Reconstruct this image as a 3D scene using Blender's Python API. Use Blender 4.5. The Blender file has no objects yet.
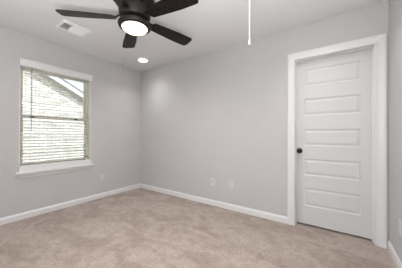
import bpy, bmesh, math
from mathutils import Vector, Matrix
R = math.radians
S = bpy.context.scene
COL = S.collection

# ------------------------------------------------------------------ camera
cam = bpy.data.cameras.new('camera'); co = bpy.data.objects.new('camera', cam); COL.objects.link(co)
yaw, pit, rol = 0.60404, 0.00528, 0.00308
F = Vector((-math.sin(yaw) * math.cos(pit), math.cos(yaw) * math.cos(pit), math.sin(pit)))
Rt = Vector((math.cos(yaw), math.sin(yaw), 0)); U = Rt.cross(F)
R2 = Rt * math.cos(rol) + U * math.sin(rol); U2 = U * math.cos(rol) - Rt * math.sin(rol)
m = Matrix((R2, U2, -F)).transposed().to_4x4(); m.translation = (3.34288, -2.58995, 1.10824)
co.matrix_world = m
cam.sensor_fit = 'HORIZONTAL'; cam.sensor_width = 36; cam.lens = 190.48 / 402 * 36
cam.clip_start = 0.02
S.camera = co

# ------------------------------------------------------------------ world, sun, exposure
w = bpy.data.worlds.new('sky'); S.world = w; w.use_nodes = True
nt = w.node_tree; nt.nodes.clear()
out = nt.nodes.new('ShaderNodeOutputWorld'); bg = nt.nodes.new('ShaderNodeBackground')
sky = nt.nodes.new('ShaderNodeTexSky'); sky.sky_type = 'NISHITA'; sky.sun_disc = False
sky.sun_elevation = R(33); sky.sun_rotation = R(140); sky.dust_density = 3.0; sky.ozone_density = 1.0
hs = nt.nodes.new('ShaderNodeHueSaturation'); hs.inputs['Saturation'].default_value = 0.35
nt.links.new(sky.outputs[0], hs.inputs['Color']); nt.links.new(hs.outputs[0], bg.inputs[0]); nt.links.new(bg.outputs[0], out.inputs[0])
bg.inputs[1].default_value = 0.34
sl = bpy.data.lights.new('sun', 'SUN'); sl.energy = 4.6; sl.angle = R(0.6); sl.color = (1, .985, .97)
so = bpy.data.objects.new('sun', sl); COL.objects.link(so)
so.location = (6, -8, 8); so.rotation_euler = Vector((1, -.8, 1.2)).to_track_quat('Z', 'Y').to_euler()

fl_ = bpy.data.lights.new('bounce_fill', 'AREA'); fl_.shape = 'DISK'; fl_.size = .7; fl_.energy = 66; fl_.color = (.985, .99, 1)   # added fill aimed at the ceiling, standing in for a photographer's flash
fo = bpy.data.objects.new('bounce_fill', fl_); COL.objects.link(fo); fo.location = (2.95, -2.60, 1.0)
fo.rotation_euler = Vector((-.02, .30, -1)).to_track_quat('Z', 'Y').to_euler()
vs = S.view_settings
vs.view_transform = 'Standard'; vs.look = 'None'; vs.gamma = 1; vs.use_curve_mapping = False
vs.exposure = 0.11
CAN_W, BOWL_W = 2.5, 12.8

# ------------------------------------------------------------------ materials
def mat(name, col, rough=.6, metal=0, spec=.5, emit=None, es=0, bump=None, vary=None):
    mt = bpy.data.materials.new(name); mt.use_nodes = True
    t = mt.node_tree; b = t.nodes['Principled BSDF']
    b.inputs['Base Color'].default_value = (*col, 1); b.inputs['Roughness'].default_value = rough
    b.inputs['Metallic'].default_value = metal; b.inputs['Specular IOR Level'].default_value = spec
    if emit: b.inputs['Emission Color'].default_value = (*emit, 1); b.inputs['Emission Strength'].default_value = es
    tc = t.nodes.new('ShaderNodeTexCoord')
    n = t.nodes.new('ShaderNodeTexNoise'); t.links.new(tc.outputs['Object'], n.inputs['Vector'])
    n.inputs['Scale'].default_value = bump[0] if bump else 60
    if bump:
        bp = t.nodes.new('ShaderNodeBump'); bp.inputs['Strength'].default_value = bump[1]; bp.inputs['Distance'].default_value = bump[2]
        t.links.new(n.outputs['Fac'], bp.inputs['Height']); t.links.new(bp.outputs[0], b.inputs['Normal'])
    if vary:
        n2 = t.nodes.new('ShaderNodeTexNoise'); n2.inputs['Scale'].default_value = vary[0]
        t.links.new(tc.outputs['Object'], n2.inputs['Vector'])
        r = t.nodes.new('ShaderNodeValToRGB')
        a = [max(0, c * (1 - vary[1])) for c in col]; z = [min(1, c * (1 + vary[1])) for c in col]
        r.color_ramp.elements[0].position = .35; r.color_ramp.elements[1].position = .65
        r.color_ramp.elements[0].color = (*a, 1); r.color_ramp.elements[1].color = (*z, 1)
        t.links.new(n2.outputs['Fac'], r.inputs[0]); t.links.new(r.outputs[0], b.inputs['Base Color'])
    return mt

M_wall = mat('wall_paint', (.575, .568, .570), .9, spec=.2, bump=(220, .08, .002), vary=(3, .01))
M_ceil = mat('ceiling_paint', (.79, .795, .80), .95, spec=.15, bump=(160, .12, .003))
M_trim = mat('white_trim', (.79, .795, .80), .38, spec=.45, bump=(40, .02, .001))
M_door = mat('door_white', (.68, .685, .685), .42, spec=.4, bump=(90, .03, .001))
M_vinyl = mat('window_vinyl', (.90, .89, .80), .4)
M_slat = mat('blind_slat', (.78, .77, .70), .45)
M_cord = mat('white_cord', (.80, .79, .77), .8)
M_wand = mat('clear_wand', (.30, .30, .29), .25)
M_plate = mat('outlet_plastic', (.65, .64, .64), .35)
M_slot = mat('dark_slot', (.05, .05, .05), .6)
M_slit = mat('outlet_slit', (.30, .29, .28), .6)
M_dark = mat('bronze_dark', (.020, .017, .015), .42, metal=.5, bump=(300, .05, .001))
M_black = mat('rotor_black', (.010, .009, .008), .5, spec=.3)
M_knob = mat('black_bronze', (.03, .028, .027), .22, metal=.9)
M_vent = mat('vent_white', (.88, .88, .87), .4)
M_duct = mat('duct_grey', (.16, .16, .16), .8)
M_steel = mat('hook_steel', (.10, .09, .08), .35, metal=.9)
M_ground = mat('lawn', (.19, .18, .13), .95, vary=(6, .35), bump=(40, .6, .03))
M_shingle = mat('shingles', (.24, .23, .23), .9, vary=(14, .25), bump=(30, .4, .01))
M_fascia = mat('fascia_paint', (.72, .74, .76), .6)
M_soffit = mat('soffit_board', (.50, .50, .48), .7)
M_drip = mat('drip_edge', (.22, .26, .28), .5)
M_sub = mat('subfloor', (.3, .28, .25), .9)

def wood():
    mt = mat('blade_wood', (.030, .022, .018), .26, spec=.2)
    t = mt.node_tree; b = t.nodes['Principled BSDF']
    tc = t.nodes.new('ShaderNodeTexCoord'); mp = t.nodes.new('ShaderNodeMapping')
    mp.inputs['Scale'].default_value = (3, 40, 40)
    n = t.nodes.new('ShaderNodeTexNoise'); n.inputs['Scale'].default_value = 2; n.inputs['Detail'].default_value = 6
    r = t.nodes.new('ShaderNodeValToRGB')
    r.color_ramp.elements[0].color = (.006, .005, .0045, 1); r.color_ramp.elements[1].color = (.015, .012, .010, 1)
    t.links.new(tc.outputs['Object'], mp.inputs[0]); t.links.new(mp.outputs[0], n.inputs['Vector'])
    t.links.new(n.outputs['Fac'], r.inputs[0]); t.links.new(r.outputs[0], b.inputs['Base Color'])
    return mt
M_blade = wood()

def carpet():
    mt = bpy.data.materials.new('carpet'); mt.use_nodes = True
    t = mt.node_tree; b = t.nodes['Principled BSDF']; b.inputs['Roughness'].default_value = 1; b.inputs['Specular IOR Level'].default_value = .05
    b.inputs['Sheen Weight'].default_value = .15
    tc = t.nodes.new('ShaderNodeTexCoord')
    def noise(sc, det, dist=0, rough=.5, scale=None):
        n = t.nodes.new('ShaderNodeTexNoise'); n.inputs['Scale'].default_value = sc; n.inputs['Detail'].default_value = det
        n.inputs['Distortion'].default_value = dist; n.inputs['Roughness'].default_value = rough
        if scale:
            mp = t.nodes.new('ShaderNodeMapping'); mp.inputs['Scale'].default_value = scale[0]; mp.inputs['Rotation'].default_value = (0, 0, scale[1])
            t.links.new(tc.outputs['Object'], mp.inputs[0]); t.links.new(mp.outputs[0], n.inputs['Vector'])
        else: t.links.new(tc.outputs['Object'], n.inputs['Vector'])
        return n
    def ramp(n, lo, hi, c0, c1):
        r = t.nodes.new('ShaderNodeValToRGB'); r.color_ramp.elements[0].position = lo; r.color_ramp.elements[1].position = hi
        r.color_ramp.elements[0].color = (*c0, 1); r.color_ramp.elements[1].color = (*c1, 1); t.links.new(n.outputs['Fac'], r.inputs[0]); return r
    def mix(a, bq, f, mode='MULTIPLY'):
        x = t.nodes.new('ShaderNodeMix'); x.data_type = 'RGBA'; x.blend_type = mode; x.inputs['Factor'].default_value = f
        t.links.new(a.outputs[0], x.inputs[6]); t.links.new(bq.outputs[0], x.inputs[7])
        class o: outputs = [x.outputs[2]]
        return o
    big = ramp(noise(1.9, 5, .9, .6, ((1.0, 1.8, 1), .45)), .43, .57, (.425, .345, .296), (.515, .432, .378))   # brushed nap
    mid = ramp(noise(11, 5, .8, .65), .36, .60, (.78, .77, .76), (1, 1, 1))
    tuft = ramp(noise(55, 3), .36, .64, (.76, .75, .74), (1, 1, 1))
    c = mix(mix(big, mid, .8), tuft, .8)
    t.links.new(c.outputs[0], b.inputs['Base Color'])
    bp = t.nodes.new('ShaderNodeBump'); bp.inputs['Strength'].default_value = .6; bp.inputs['Distance'].default_value = .012
    t.links.new(noise(70, 4).outputs['Fac'], bp.inputs['Height']); t.links.new(bp.outputs[0], b.inputs['Normal'])
    return mt
M_carpet = carpet()

def brick():
    mt = bpy.data.materials.new('pale_brick'); mt.use_nodes = True
    t = mt.node_tree; b = t.nodes['Principled BSDF']; b.inputs['Roughness'].default_value = .9; b.inputs['Specular IOR Level'].default_value = .1
    tc = t.nodes.new('ShaderNodeTexCoord'); sp = t.nodes.new('ShaderNodeSeparateXYZ'); cb = t.nodes.new('ShaderNodeCombineXYZ')
    t.links.new(tc.outputs['Object'], sp.inputs[0]); t.links.new(sp.outputs['Y'], cb.inputs['X']); t.links.new(sp.outputs['Z'], cb.inputs['Y'])
    k = t.nodes.new('ShaderNodeTexBrick'); t.links.new(cb.outputs[0], k.inputs['Vector'])
    k.inputs['Scale'].default_value = 1; k.inputs['Brick Width'].default_value = .25; k.inputs['Row Height'].default_value = .09
    k.inputs['Mortar Size'].default_value = .012; k.inputs['Mortar Smooth'].default_value = .3; k.inputs['Bias'].default_value = 0
    k.inputs['Color1'].default_value = (.58, .58, .575, 1); k.inputs['Color2'].default_value = (.80, .80, .79, 1); k.inputs['Mortar'].default_value = (.33, .33, .325, 1)
    n = t.nodes.new('ShaderNodeTexNoise'); n.inputs['Scale'].default_value = 4; n.inputs['Detail'].default_value = 3; t.links.new(tc.outputs['Object'], n.inputs['Vector'])
    r = t.nodes.new('ShaderNodeValToRGB'); r.color_ramp.elements[0].position = .38; r.color_ramp.elements[1].position = .62
    r.color_ramp.elements[0].color = (.78, .77, .75, 1); r.color_ramp.elements[1].color = (1, 1, 1, 1); t.links.new(n.outputs['Fac'], r.inputs[0])
    x = t.nodes.new('ShaderNodeMix'); x.data_type = 'RGBA'; x.blend_type = 'MULTIPLY'; x.inputs['Factor'].default_value = 1
    t.links.new(k.outputs['Color'], x.inputs[6]); t.links.new(r.outputs[0], x.inputs[7]); t.links.new(x.outputs[2], b.inputs['Base Color'])
    bp = t.nodes.new('ShaderNodeBump'); bp.inputs['Strength'].default_value = .5; bp.inputs['Distance'].default_value = .01; bp.invert = True
    t.links.new(k.outputs['Fac'], bp.inputs['Height']); t.links.new(bp.outputs[0], b.inputs['Normal'])
    return mt
M_brick = brick()

def glass():
    mt = bpy.data.materials.new('window_glass'); mt.use_nodes = True
    t = mt.node_tree; t.nodes.clear()
    o = t.nodes.new('ShaderNodeOutputMaterial'); tr = t.nodes.new('ShaderNodeBsdfTransparent'); gl = t.nodes.new('ShaderNodeBsdfGlossy')
    tr.inputs[0].default_value = (.93, .95, .94, 1); gl.inputs['Roughness'].default_value = .02
    fr = t.nodes.new('ShaderNodeFresnel'); fr.inputs[0].default_value = 1.45; mx = t.nodes.new('ShaderNodeMixShader')
    t.links.new(fr.outputs[0], mx.inputs[0]); t.links.new(tr.outputs[0], mx.inputs[1]); t.links.new(gl.outputs[0], mx.inputs[2]); t.links.new(mx.outputs[0], o.inputs[0])
    return mt
M_glass = glass()
M_bowl = mat('lamp_glass', (.9, .88, .82), .3, emit=(1, .80, .52), es=2.4)
M_lens = mat('downlight_lens', (.9, .9, .88), .4, emit=(1, .95, .88), es=9)

# ------------------------------------------------------------------ mesh helpers
def obj(name, bm, material, parent=None, smooth=False, bevel=0, loc=None):
    bmesh.ops.recalc_face_normals(bm, faces=bm.faces)
    me = bpy.data.meshes.new(name); bm.to_mesh(me); bm.free()
    me.materials.append(material)
    o = bpy.data.objects.new(name, me); COL.objects.link(o)
    if smooth:
        for p in me.polygons: p.use_smooth = True
        try: me.set_sharp_from_angle(angle=R(35))
        except Exception: pass
    if bevel:
        b = o.modifiers.new('bevel', 'BEVEL'); b.width = bevel; b.segments = 2; b.limit_method = 'ANGLE'; b.angle_limit = R(40)
    if parent: o.parent = parent
    if loc: o.location = loc
    return o
def tag(o, label, cat, kind=None, group=None):
    o['label'] = label; o['category'] = cat
    if kind: o['kind'] = kind
    if group: o['group'] = group
    return o
def empty(name, loc, label, cat, kind=None, group=None, rz=0):
    o = bpy.data.objects.new(name, None); COL.objects.link(o); o.empty_display_size = .1
    o.location = loc; o.rotation_euler.z = rz
    return tag(o, label, cat, kind, group)
def box(bm, a, b, mtx=None):
    x0, y0, z0 = a; x1, y1, z1 = b
    v = [bm.verts.new(Vector(p) if mtx is None else mtx @ Vector(p)) for p in
         ((x0,y0,z0),(x1,y0,z0),(x1,y1,z0),(x0,y1,z0),(x0,y0,z1),(x1,y0,z1),(x1,y1,z1),(x0,y1,z1))]
    for f in ((0,3,2,1),(4,5,6,7),(0,1,5,4),(1,2,6,5),(2,3,7,6),(3,0,4,7)): bm.faces.new([v[i] for i in f])
def boxes(*bs):
    bm = bmesh.new()
    for a, b in bs: box(bm, a, b)
    return bm
def lathe(prof, n=40, bm=None, cap=True, mtx=None):
    bm = bm or bmesh.new(); rings = []
    for r, z in prof:
        if r < 1e-5: rings.append([bm.verts.new(Vector((0, 0, z)) if mtx is None else mtx @ Vector((0, 0, z)))])
        else:
            ps = [Vector((r * math.cos(2 * math.pi * i / n), r * math.sin(2 * math.pi * i / n), z)) for i in range(n)]
            rings.append([bm.verts.new(p if mtx is None else mtx @ p) for p in ps])
    for a, b in zip(rings, rings[1:]):
        for i in range(n):
            j = (i + 1) % n
            if len(a) == 1 and len(b) == 1: continue
            if len(a) == 1: bm.faces.new((a[0], b[i], b[j]))
            elif len(b) == 1: bm.faces.new((a[i], a[j], b[0]))
            else: bm.faces.new((a[i], a[j], b[j], b[i]))
    if cap:
        for r in (rings[0], rings[-1]):
            if len(r) > 2: bm.faces.new(r)
    return bm
def sweep(rings, bm=None):                     # rings of equal length -> closed skin with end caps
    bm = bm or bmesh.new(); vr = [[bm.verts.new(p) for p in r] for r in rings]
    k = len(vr[0])
    for a, b in zip(vr, vr[1:]):
        for i in range(k): bm.faces.new((a[i], a[(i + 1) % k], b[(i + 1) % k], b[i]))
    bm.faces.new(vr[0]); bm.faces.new(vr[-1])
    return bm
def tube(pts, r, n=8, bm=None):
    bm = bm or bmesh.new(); rings = []
    pts = [Vector(p) for p in pts]
    for i, p in enumerate(pts):
        d = (pts[min(i + 1, len(pts) - 1)] - pts[max(i - 1, 0)]).normalized()
        a = d.orthogonal().normalized(); b = d.cross(a)
        if i: # keep frame stable
            a = (pa - d * pa.dot(d)).normalized(); b = d.cross(a)
        pa = a
        rr = r[i] if isinstance(r, (list, tuple)) else r
        rings.append([p + a * rr * math.cos(2 * math.pi * k / n) + b * rr * math.sin(2 * math.pi * k / n) for k in range(n)])
    return sweep(rings, bm)

# ------------------------------------------------------------------ room shell
W, D, H = 3.80, -3.08, 2.44
WY0, WY1, WZ0, WZ1 = -1.897, -1.010, 0.60, 2.05          # window opening
DX0, DX1, DZ = 2.945, 3.712, 2.052                        # rough door opening
fl = tag(obj('floor', boxes(((-.15, D - .12, -.12), (W + .12, 1.0, 0))), M_carpet), 'beige carpet floor with brushed nap marks', 'floor', 'structure')
tag(obj('ceiling', boxes(((-.15, D - .12, H), (W + .12, 1.0, H + .15))), M_ceil), 'flat pale grey white ceiling above the fan', 'ceiling', 'structure')
tag(obj('wall_left', boxes(((-.15, D - .12, 0), (0, WY0, H)), ((-.15, WY1, 0), (0, 0, H)), ((-.15, WY0, 0), (0, WY1, WZ0)), ((-.15, WY0, WZ1), (0, WY1, H))), M_wall),
    'light grey painted wall holding the window', 'wall', 'structure')
tag(obj('wall_back', boxes(((-.15, 0, 0), (DX0, .115, H)), ((DX1, 0, 0), (W, .115, H)), ((DX0, 0, DZ), (DX1, .115, H))), M_wall),
    'light grey painted wall holding the white door', 'wall', 'structure')
tag(obj('wall_right', boxes(((W, D - .12, 0), (W + .12, .115, H))), M_wall), 'narrow strip of grey wall beside the door', 'wall', 'structure')
tag(obj('wall_front', boxes(((0, D - .12, 0), (W, D, H))), M_wall), 'grey painted wall facing the door wall', 'wall', 'structure')
tag(obj('wall_light_block', boxes(((2.5, .90, 0), (W + .12, 1.0, H)), ((2.4, .115, 0), (2.5, 1.0, H)), ((W + .12, .0, 0), (W + .22, 1.0, H))), M_wall),
    'unseen hall wall added behind the closed door to block daylight', 'wall', 'structure')  # unseen walls added so sky light cannot leak under the door

BH = .085
BP = [(0, 0), (.014, 0), (.014, .058), (.011, .070), (.006, .078), (.004, BH), (0, BH)]
def base_run(name, f0, f1, label):
    tag(obj(name, sweep([[f0(v, z) for v, z in BP], [f1(v, z) for v, z in BP]]), M_trim, bevel=0), label, 'baseboard', 'structure')
base_run('baseboard_left', lambda v, z: (v, D, z), lambda v, z: (v, -v, z), 'white baseboard under the window wall')
base_run('baseboard_back', lambda v, z: (v, -v, z), lambda v, z: (2.886, -v, z), 'white baseboard running from the corner to the door casing')
base_run('baseboard_right', lambda v, z: (W - v, D, z), lambda v, z: (W - v, -.0, z), 'white baseboard under the wall beside the door')
base_run('baseboard_front', lambda v, z: (0, D + v, z), lambda v, z: (W, D + v, z), 'white baseboard along the wall facing the door')

# ------------------------------------------------------------------ door
d1 = empty('door_1', (0, 0, 0), 'closed white five-panel door in white casing', 'door', 'structure')
JX0, JX1, JZ = 2.963, 3.694, 2.034
obj('door_jamb', boxes(((DX0, 0, 0), (JX0, .115, JZ)), ((JX1, 0, 0), (DX1, .115, JZ)), ((DX0, 0, JZ), (DX1, .115, DZ)),
    ((JX0, .045, 0), (JX0 + .011, .077, JZ - .011)), ((JX1 - .011, .045, 0), (JX1, .077, JZ - .011)), ((JX0, .045, JZ - .011), (JX1, .077, JZ))), M_trim, d1, bevel=.0015)
CP = [(0, 0), (0, .010), (.006, .013), (.022, .011), (.040, .014), (.060, .018), (.078, .018), (.083, .015), (.083, 0)]
cx0, cx1, cz = JX0 - .0, JX1 + .006, JZ + .002
cr = [[(cx0 - u, -v, 0) for u, v in CP], [(cx0 - u, -v, cz + u) for u, v in CP], [(cx1 + u, -v, cz + u) for u, v in CP], [(cx1 + u, -v, 0) for u, v in CP]]
obj('door_casing', sweep(cr), M_trim, d1)
# leaf with five moulded panels
lx0, lx1, lz0, lz1, ly = JX0 + .003, JX1 - .003, .020, JZ - .003, .079
px0, px1 = 3.050, 3.600
panels = [(.240, .466), (.615, .822), (.976, 1.182), (1.347, 1.558), (1.709, 1.922)]
bm = bmesh.new()
def q(ps): bm.faces.new([bm.verts.new(p) for p in ps])
def rect(x0, x1, z0, z1, y): q([(x0, y, z0), (x1, y, z0), (x1, y, z1), (x0, y, z1)])
rect(lx0, px0, lz0, lz1, ly); rect(px1, lx1, lz0, lz1, ly)
zz = [lz0] + [z for p in panels for z in p] + [lz1]
for i in range(0, len(zz), 2): rect(px0, px1, zz[i], zz[i + 1], ly)
for z0, z1 in panels:
    st = [(0, 0), (.006, .002), (.014, .0065), (.020, .0065), (.040, .002), (.046, .0012)]
    prev = None
    for ins, dep in st:
        r = [(px0 + ins, ly + dep, z0 + ins), (px1 - ins, ly + dep, z0 + ins), (px1 - ins, ly + dep, z1 - ins), (px0 + ins, ly + dep, z1 - ins)]
        if prev:
            for k in range(4): q([prev[k], prev[(k + 1) % 4], r[(k + 1) % 4], r[k]])
        prev = r
    q(prev)
yb = ly + .035
q([(lx0, yb, lz0), (lx1, yb, lz0), (lx1, yb, lz1), (lx0, yb, lz1)])
q([(lx0, ly, lz0), (lx1, ly, lz0), (lx1, yb, lz0), (lx0, yb, lz0)]); q([(lx0, ly, lz1), (lx1, ly, lz1), (lx1, yb, lz1), (lx0, yb, lz1)])
q([(lx0, ly, lz0), (lx0, yb, lz0), (lx0, yb, lz1), (lx0, ly, lz1)]); q([(lx1, ly, lz0), (lx1, yb, lz0), (lx1, yb, lz1), (lx1, ly, lz1)])
bmesh.ops.remove_doubles(bm, verts=bm.verts, dist=1e-5)
leaf = obj('door_leaf', bm, M_door, d1)
Mk = Matrix.Translation((3.003, ly, .915)) @ Matrix.Rotation(R(90), 4, 'X')      # local z -> room side (-y)
rose = obj('door_knob', lathe([(0, .066), (.012, .065), (.022, .060), (.0265, .050), (.025, .040), (.018, .033), (.011, .028), (.011, .012)], 28, mtx=Mk), M_knob, leaf, smooth=True)
rose['label'] = 'round black door knob'
obj('knob_rose', lathe([(.0325, 0), (.0325, .006), (.028, .011), (.013, .013)], 28, mtx=Mk), M_knob, leaf, smooth=True)

# ------------------------------------------------------------------ window
w1 = empty('window_1', (0, 0, 0), 'white single-hung window looking at the neighbouring brick house', 'window', 'structure')
fy0, fy1, fx0, fx1 = WY0, WY1, -.15, -.085
ft = .036
RZ = 1.352
obj('window_frame', boxes(((fx0, fy0, WZ0), (fx1, fy0 + ft, WZ1)), ((fx0, fy1 - ft, WZ0), (fx1, fy1, WZ1)), ((fx0, fy0 + ft, WZ1 - ft), (fx1, fy1 - ft, WZ1)), ((fx0, fy0 + ft, WZ0), (fx1, fy1 - ft, WZ0 + .07)),
    ((fx1, fy0, WZ0), (-.001, fy0 + .010, WZ1)), ((fx1, fy1 - .010, WZ0), (-.001, fy1, WZ1)), ((fx1, fy0 + .010, WZ1 - .010), (-.001, fy1 - .010, WZ1))), M_vinyl, w1, bevel=.003)
def sash(name, z0, z1, x0, x1, bt, tt):
    a, b, t_ = fy0 + ft, fy1 - ft, .023
    s = obj(name, boxes(((x0, a, z0), (x1, a + t_, z1)), ((x0, b - t_, z0), (x1, b, z1)), ((x0, a + t_, z0), (x1, b - t_, z0 + bt)), ((x0, a + t_, z1 - tt), (x1, b - t_, z1))), M_vinyl, w1, bevel=.003)
    obj('pane', boxes((((x0 + x1) / 2 - .003, a + t_ - .004, z0 + bt - .004), ((x0 + x1) / 2 + .003, b - t_ + .004, z1 - tt + .004))), M_glass, s)
    return s
sash('upper_sash', RZ - .02, WZ1 - ft, -.140, -.120, .036, .03)
lo = sash('lower_sash', WZ0 + .07, RZ + .018, -.117, -.094, .04, .038)
for yy in (-1.745, -1.20):
    lk = obj('sash_lock', boxes(((-.094, yy - .025, RZ - .006), (-.080, yy + .025, RZ + .006)), ((-.092, yy - .008, RZ + .006), (-.076, yy + .012, RZ + .016))), M_slot, lo, bevel=.002)
# stool board closing the bottom of the opening, and the deep sill moulding under it
obj('window_stool', boxes(((-.085, WY0 + .010, WZ0), (0, WY1 - .010, .672)), ((0, WY0 - .004, .618), (.020, WY1 + .006, .694))), M_trim, w1, bevel=.005)
AP = [(0, .538), (.016, .538), (.022, .548), (.026, .562), (.040, .578), (.050, .592), (.053, .606), (.053, .616), (.050, .621), (0, .621)]
def hy(v, s): return (WY0 - .012 - .026 * min(1, v / .05) * 1.0) if s < 0 else (WY1 + .012 + .030 * min(1, v / .05))
obj('window_sill', sweep([[(v, hy(v, -1), z) for v, z in AP], [(v, hy(v, 1), z) for v, z in AP]]), M_trim, w1)

# ------------------------------------------------------------------ window blind
bl = empty('window_blind', (-.045, (WY0 + WY1) / 2, .70), 'cream horizontal slat blind lowered over the window, slats tilted open', 'blind')
def B(bm): # world -> blind local
    bmesh.ops.translate(bm, verts=bm.verts, vec=(.045, -(WY0 + WY1) / 2, -.70)); return bm
VP = [(0, 2.008), (.018, 2.008), (.020, 2.020), (.022, 2.060), (.026, 2.080), (.032, 2.090), (.032, 2.100), (.004, 2.100)]
VP = [(v + .001, z) for v, z in VP]
obj('valance', B(sweep([[(v, -1.899, z) for v, z in VP], [(v, -.994, z) for v, z in VP]])), M_trim, bl)
obj('headrail', B(boxes(((-.072, WY0 + .016, 2.000), (-.014, WY1 - .016, 2.036)))), M_slat, bl, bevel=.002)
bm = bmesh.new(); tilt = R(12)
sy0, sy1 = WY0 + .020, WY1 - .020
nsl = 30
for i in range(nsl):
    z = .722 + i * (1.985 - .722) / (nsl - 1)
    prof = []
    for s in (-1, -.5, 0, .5, 1):
        prof.append((s * .025, .0014 * (1 - s * s) + .0010))
    for s in (1, .5, 0, -.5, -1):
        prof.append((s * .025, .0014 * (1 - s * s) - .0010))
    rg = [(-.043 + u * math.cos(tilt) + v * math.sin(tilt), z - u * math.sin(tilt) + v * math.cos(tilt)) for u, v in prof]
    sweep([[(x, sy0, zz_) for x, zz_ in rg], [(x, sy1, zz_) for x, zz_ in rg]], bm)
obj('slats', B(bm), M_slat, bl)
obj('bottom_rail', B(boxes(((-.068, sy0, .680), (-.018, sy1, .700)))), M_slat, bl, bevel=.003)
for yy in (-1.76, -1.13):
    b2 = tube([(-.0165, yy, .70), (-.0165, yy, 2.01)], .0011, 6); tube([(-.0695, yy, .70), (-.0695, yy, 2.01)], .0011, 6, b2)
    obj('ladder_cord', B(b2), M_cord, bl)
obj('tilt_wand', B(tube([(-.008, -1.772, 2.006), (-.006, -1.772, 1.19), (-.006, -1.772, 1.155)], [.0045, .0045, .0065], 8)), M_wand, bl)

# ------------------------------------------------------------------ ceiling fan
FX, FY = 1.752, -1.430
fan = empty('ceiling_fan', (FX, FY, H), 'dark bronze five-blade ceiling fan with a lit frosted bowl lamp', 'ceiling fan')
def FZ(prof): return [(r, z - H) for r, z in prof]
obj('motor_housing', lathe(FZ([(.165, 2.44), (.182, 2.435), (.190, 2.418), (.190, 2.402), (.182, 2.380), (.166, 2.360), (.150, 2.348), (.130, 2.344)]), 56), M_dark, fan, smooth=True)
obj('rotor', lathe(FZ([(.120, 2.348), (.146, 2.340), (.150, 2.310), (.146, 2.262), (.130, 2.238), (.085, 2.230), (.080, 2.205)]), 48), M_black, fan, smooth=True)
lk = obj('light_kit', lathe(FZ([(.078, 2.214), (.115, 2.210), (.142, 2.200), (.154, 2.184), (.154, 2.170), (.148, 2.156), (.128, 2.146), (.119, 2.150)]), 56), M_dark, fan, smooth=True)
bw = obj('lamp_bowl', lathe(FZ([(.120, 2.160), (.120, 2.150), (.114, 2.138), (.096, 2.126), (.066, 2.117), (.033, 2.113), (0, 2.112)]), 48, cap=False), M_bowl, lk, smooth=True)
bll = bpy.data.lights.new('bowl_lamp', 'AREA'); bll.shape = 'DISK'; bll.size = .16; bll.energy = BOWL_W; bll.color = (1, .985, .97)
blo = bpy.data.objects.new('bowl_lamp', bll); COL.objects.link(blo); blo.parent = fan; blo.location = (0, 0, 2.106 - H)
bw['label'] = 'glowing white bowl glass'
PH = 6.4; BZ = 2.242
def blade_mesh():
    bm = bmesh.new(); n = 28
    up = []
    for i in range(n + 1):
        t = i / n; x = .180 + t * (.690 - .180)
        h = .054 + .023 * min(1, t / .62) ** .9
        lead, trail = h, -h
        e = (t - .93) / .07
        if e > 0:
            c = 1 - math.sqrt(max(0, 1 - e * e)); lead -= c * .040; trail += c * .020
        s = (.06 - t) / .06
        if s > 0:
            c = 1 - math.sqrt(max(0, 1 - s * s)); lead -= c * .020; trail += c * .020
        up.append((x, lead, trail))
    poly = [(x, a) for x, a, b in up] + [(x, b) for x, a, b in reversed(up)]
    v0 = [bm.verts.new((x, y, -.003)) for x, y in poly]; v1 = [bm.verts.new((x, y, .003)) for x, y in poly]
    bm.faces.new(v0); bm.faces.new(v1)
    for i in range(len(poly)): j = (i + 1) % len(poly); bm.faces.new((v0[i], v0[j], v1[j], v1[i]))
    return bm
def iron_mesh():
    bm = bmesh.new()
    pr = [(.120, .022), (.150, .018), (.172, .022), (.205, .032), (.240, .030), (.268, .012)]
    poly = [(x, h) for x, h in pr] + [(x, -h) for x, h in reversed(pr)]
    def zz(x): return .030 if x < .13 else (.022 if x < .16 else .0075)
    v0 = [bm.verts.new((x, y, zz(x) - .004)) for x, y in poly]; v1 = [bm.verts.new((x, y, zz(x) + .0)) for x, y in poly]
    k = len(pr)
    for i in range(k - 1):
        a, b, c, d = i, i + 1, 2 * k - 2 - i, 2 * k - 1 - i
        bm.faces.new((v0[a], v0[b], v0[c], v0[d])); bm.faces.new((v1[a], v1[b], v1[c], v1[d]))
    for i in range(2 * k): j = (i + 1) % (2 * k); bm.faces.new((v0[i], v0[j], v1[j], v1[i]))
    return bm
b0 = obj('blade', blade_mesh(), M_blade, fan, bevel=.0015)
i0 = obj('blade_bracket', iron_mesh(), M_dark, b0)
PITCH = R(-12.9)
for k in range(5):
    b_ = b0 if k == 0 else b0.copy(); i_ = i0 if k == 0 else i0.copy()
    if k: COL.objects.link(b_); COL.objects.link(i_); i_.parent = b_
    b_.parent = fan
    b_.location = (0, 0, BZ - H)
    b_.rotation_euler = (Matrix.Rotation(R(PH + 72 * k), 3, 'Z') @ Matrix.Rotation(PITCH, 3, 'X')).to_euler()

# ------------------------------------------------------------------ recessed downlights
def downlight(x, y, label):
    e = empty('recessed_downlight', (x, y, H), label, 'downlight', group='recessed ceiling downlights')
    obj('trim_ring', lathe([(.078, -.001), (.078, -.004), (.092, -.007), (.098, -.004), (.099, 0)], 40, cap=False), M_trim, e, smooth=True)
    obj('lens', lathe([(.079, -.0005), (.078, -.003), (.05, -.0045), (0, -.005)], 40, cap=False), M_lens, e, smooth=True)
    l = bpy.data.lights.new('downlight_lamp', 'AREA'); l.shape = 'DISK'; l.size = .15; l.spread = R(115); l.energy = CAN_W; l.color = (1, .98, .96)
    o = bpy.data.objects.new('downlight_lamp', l); COL.objects.link(o); o.parent = e; o.location = (0, 0, -.012)
    return e
downlight(.554, -.385, 'round white lit downlight in the ceiling corner beyond the fan')
downlight(3.22, -.52, 'added unseen round white downlight in the ceiling in front of the door')  # this and the next two are unseen, added to help light the room
downlight(.58, -2.70, 'added unseen round white downlight in the ceiling on the window side of the fan')
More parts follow.
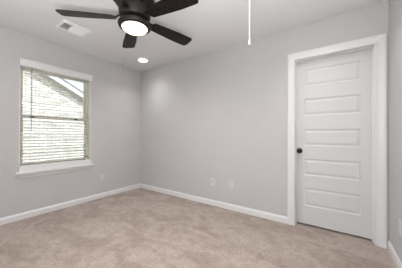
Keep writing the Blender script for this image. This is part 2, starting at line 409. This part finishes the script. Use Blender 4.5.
downlight(3.22, -2.70, 'added unseen round white downlight in the ceiling above the far end from the window')

# ------------------------------------------------------------------ air vent
vx0, vx1, vy0, vy1 = .535, .790, -1.690, -1.375
ve = empty('air_vent', ((vx0 + vx1) / 2, (vy0 + vy1) / 2, H), 'white rectangular ceiling air vent with one dark louvre bank', 'air vent')
hx, hy_ = (vx1 - vx0) / 2, (vy1 - vy0) / 2
fr_ = .030
VF = [(0, 0), (0, -.004), (.006, -.009), (fr_ - .004, -.012), (fr_, -.009), (fr_, 0)]
rings = []
for sx, sy in ((-1, -1), (1, -1), (1, 1), (-1, 1), (-1, -1)):
    rings.append([(sx * (hx - u), sy * (hy_ - u), z) for u, z in VF])
bm = bmesh.new(); vr = [[bm.verts.new(p) for p in r] for r in rings[:4]]
for i in range(4):
    a, b = vr[i], vr[(i + 1) % 4]
    for k in range(len(VF)): bm.faces.new((a[k], a[(k + 1) % len(VF)], b[(k + 1) % len(VF)], b[k]))
obj('vent_frame', bm, M_vent, ve)
ix, iy = hx - fr_, hy_ - fr_
obj('duct_throat', boxes(((-ix - .002, -iy - .002, -.0015), (ix + .002, iy + .002, -.0005))), M_duct, ve)
def louvres(y0, y1, n, along, ang, name, x0=-ix, x1=ix):
    bm = bmesh.new()
    for i in range(n):
        if along == 'x':
            y = y0 + (y1 - y0) * (i + .5) / n
            mm = Matrix.Translation((0, y, -.0068)) @ Matrix.Rotation(ang, 4, 'X'); box(bm, (x0, -.0065, -.0006), (x1, .0065, .0006), mm)
        else:
            x = x0 + (x1 - x0) * (i + .5) / n
            mm = Matrix.Translation((x, (y0 + y1) / 2, -.0068)) @ Matrix.Rotation(ang, 4, 'Y'); box(bm, (-.0065, -(y1 - y0) / 2, -.0006), (.0065, (y1 - y0) / 2, .0006), mm)
    return obj(name, bm, M_vent, ve)
ys = -iy + .085
louvres(-iy + .004, ys - .006, 8, 'y', R(42), 'louvre_bank', -ix + .02, ix - .02)
obj('divider', boxes(((-ix, ys - .006, -.011), (ix, ys + .008, -.002)), ((-ix, -iy, -.011), (-ix + .02, ys, -.002)), ((ix - .02, -iy, -.011), (ix, ys, -.002))), M_vent, ve)
louvres(ys + .008, iy, 17, 'y', R(-38), 'louvre_bank')

# ------------------------------------------------------------------ hook and pull cord
hk = empty('ceiling_hook', (.175, -.535, H), 'tiny dark hook with white base screwed into the ceiling near the window wall', 'hook')
obj('hook_base', lathe([(.014, 0), (.013, -.006), (.006, -.010)], 20), M_trim, hk, smooth=True)
obj('hook', tube([(0, 0, -.008), (0, 0, -.020), (.008, 0, -.026), (.014, 0, -.036), (.010, 0, -.046), (0, 0, -.050), (-.010, 0, -.045), (-.013, 0, -.036)], .0035, 8), M_steel, hk, smooth=True)
px_, py_ = 2.805, -1.139
pc = empty('pull_cord', (px_, py_, H), 'long white pull cord hanging from the ceiling with a small tassel', 'pull cord')
obj('cord_plate', lathe([(.022, 0), (.020, -.006), (.006, -.010)], 20), M_cord, pc, smooth=True)
obj('cord', tube([(0, 0, -.008), (.001, 0, -.2), (-.001, .001, -.4), (-.002, 0, -.570)], .0045, 8), M_cord, pc, smooth=True)
obj('tassel', lathe([(0, .006), (.005, .003), (.0075, -.010), (.011, -.030), (.012, -.040), (.007, -.046), (0, -.047)], 16), M_trim, pc, smooth=True, loc=(-.002, 0, -.572))

# ------------------------------------------------------------------ outlets
def outlet(x, y, z, rz, label, kind='duplex'):
    e = empty('wall_outlet' if kind == 'duplex' else 'cable_plate', (x, y, z), label, 'outlet' if kind == 'duplex' else 'wall plate', rz=rz)
    # local: +y out of the wall
    obj('cover_plate', boxes(((-.036, 0, -.058), (.036, .006, .058))), M_plate, e, bevel=.004)
    if kind == 'duplex':
        for s in (-1, 1):
            r_ = obj('receptacle', boxes(((-.017, .006, s * .0195 - .014), (.017, .009, s * .0195 + .014))), M_plate, e, bevel=.004)
            for dx in (-.006, .006): obj('slot', boxes(((dx - .001, .009, s * .0195 - .002), (dx + .001, .0094, s * .0195 + .006))), M_slit, r_)
    else:
        obj('coax_jack', lathe([(.007, .006), (.007, .010), (.0045, .010), (.0045, .018), (0, .018)], 16, mtx=Matrix.Rotation(R(-90), 4, 'X')), M_steel, e, smooth=True)
    return e
outlet(0, -.815, .362, R(-90), 'white duplex outlet on the wall between the window and the corner')
outlet(1.788, 0, .368, R(180), 'white cable wall plate low on the door wall, the one farther from the door', 'coax')
outlet(2.106, 0, .366, R(180), 'white duplex outlet low on the door wall, the one nearer the door')
outlet(W, -.395, .365, R(90), 'white duplex outlet on the narrow wall to the right of the door')

# ------------------------------------------------------------------ outside
tag(obj('ground_outside', boxes(((-30, -25, -.45), (-.15, 25, -.30))), M_ground), 'grass strip between the two houses', 'ground', 'structure')
tag(obj('wall_foundation', boxes(((-.15, D - .12, -.35), (W + .12, 1.0, -.12))), M_sub), 'concrete footing under the room', 'wall', 'structure')
nh = empty('neighbouring_house', (-5.35, 0, -.30), 'pale brick gable of the house next door seen through the blind', 'house')
NX = -5.35
def rk(y): return 3.405 - .508 * y - .255          # underside of the rake at y
def N(bm): bmesh.ops.translate(bm, verts=bm.verts, vec=(-NX, 0, .30)); return bm
ye, yp = 2.0, -3.6
poly = [(2 * yp - ye, -.30), (ye, -.30), (ye, rk(ye)), (yp, rk(yp)), (2 * yp - ye, rk(ye))]
obj('brick_wall', N(sweep([[(NX, y, z) for y, z in poly], [(NX - 7, y, z) for y, z in poly]])), M_brick, nh)
yo = 2.45
def slab(name, x0, x1, lo_, hi_, m_):
    pl = [(yp, rk(yp) + lo_), (yo, rk(yo) + lo_), (yo, rk(yo) + hi_), (yp, rk(yp) + hi_), (2 * yp - yo, rk(yo) + hi_), (2 * yp - yo, rk(yo) + lo_)]
    return obj(name, N(sweep([[(x0, y, z) for y, z in pl], [(x1, y, z) for y, z in pl]])), m_, nh)
slab('roof', NX + .36, NX - 7.3, .185, .24, M_shingle)
slab('soffit', NX + .33, NX - 7.2, .0, .012, M_soffit)
slab('fascia', NX + .35, NX + .325, .0, .160, M_fascia)
slab('drip_edge', NX + .37, NX + .34, .160, .195, M_drip)
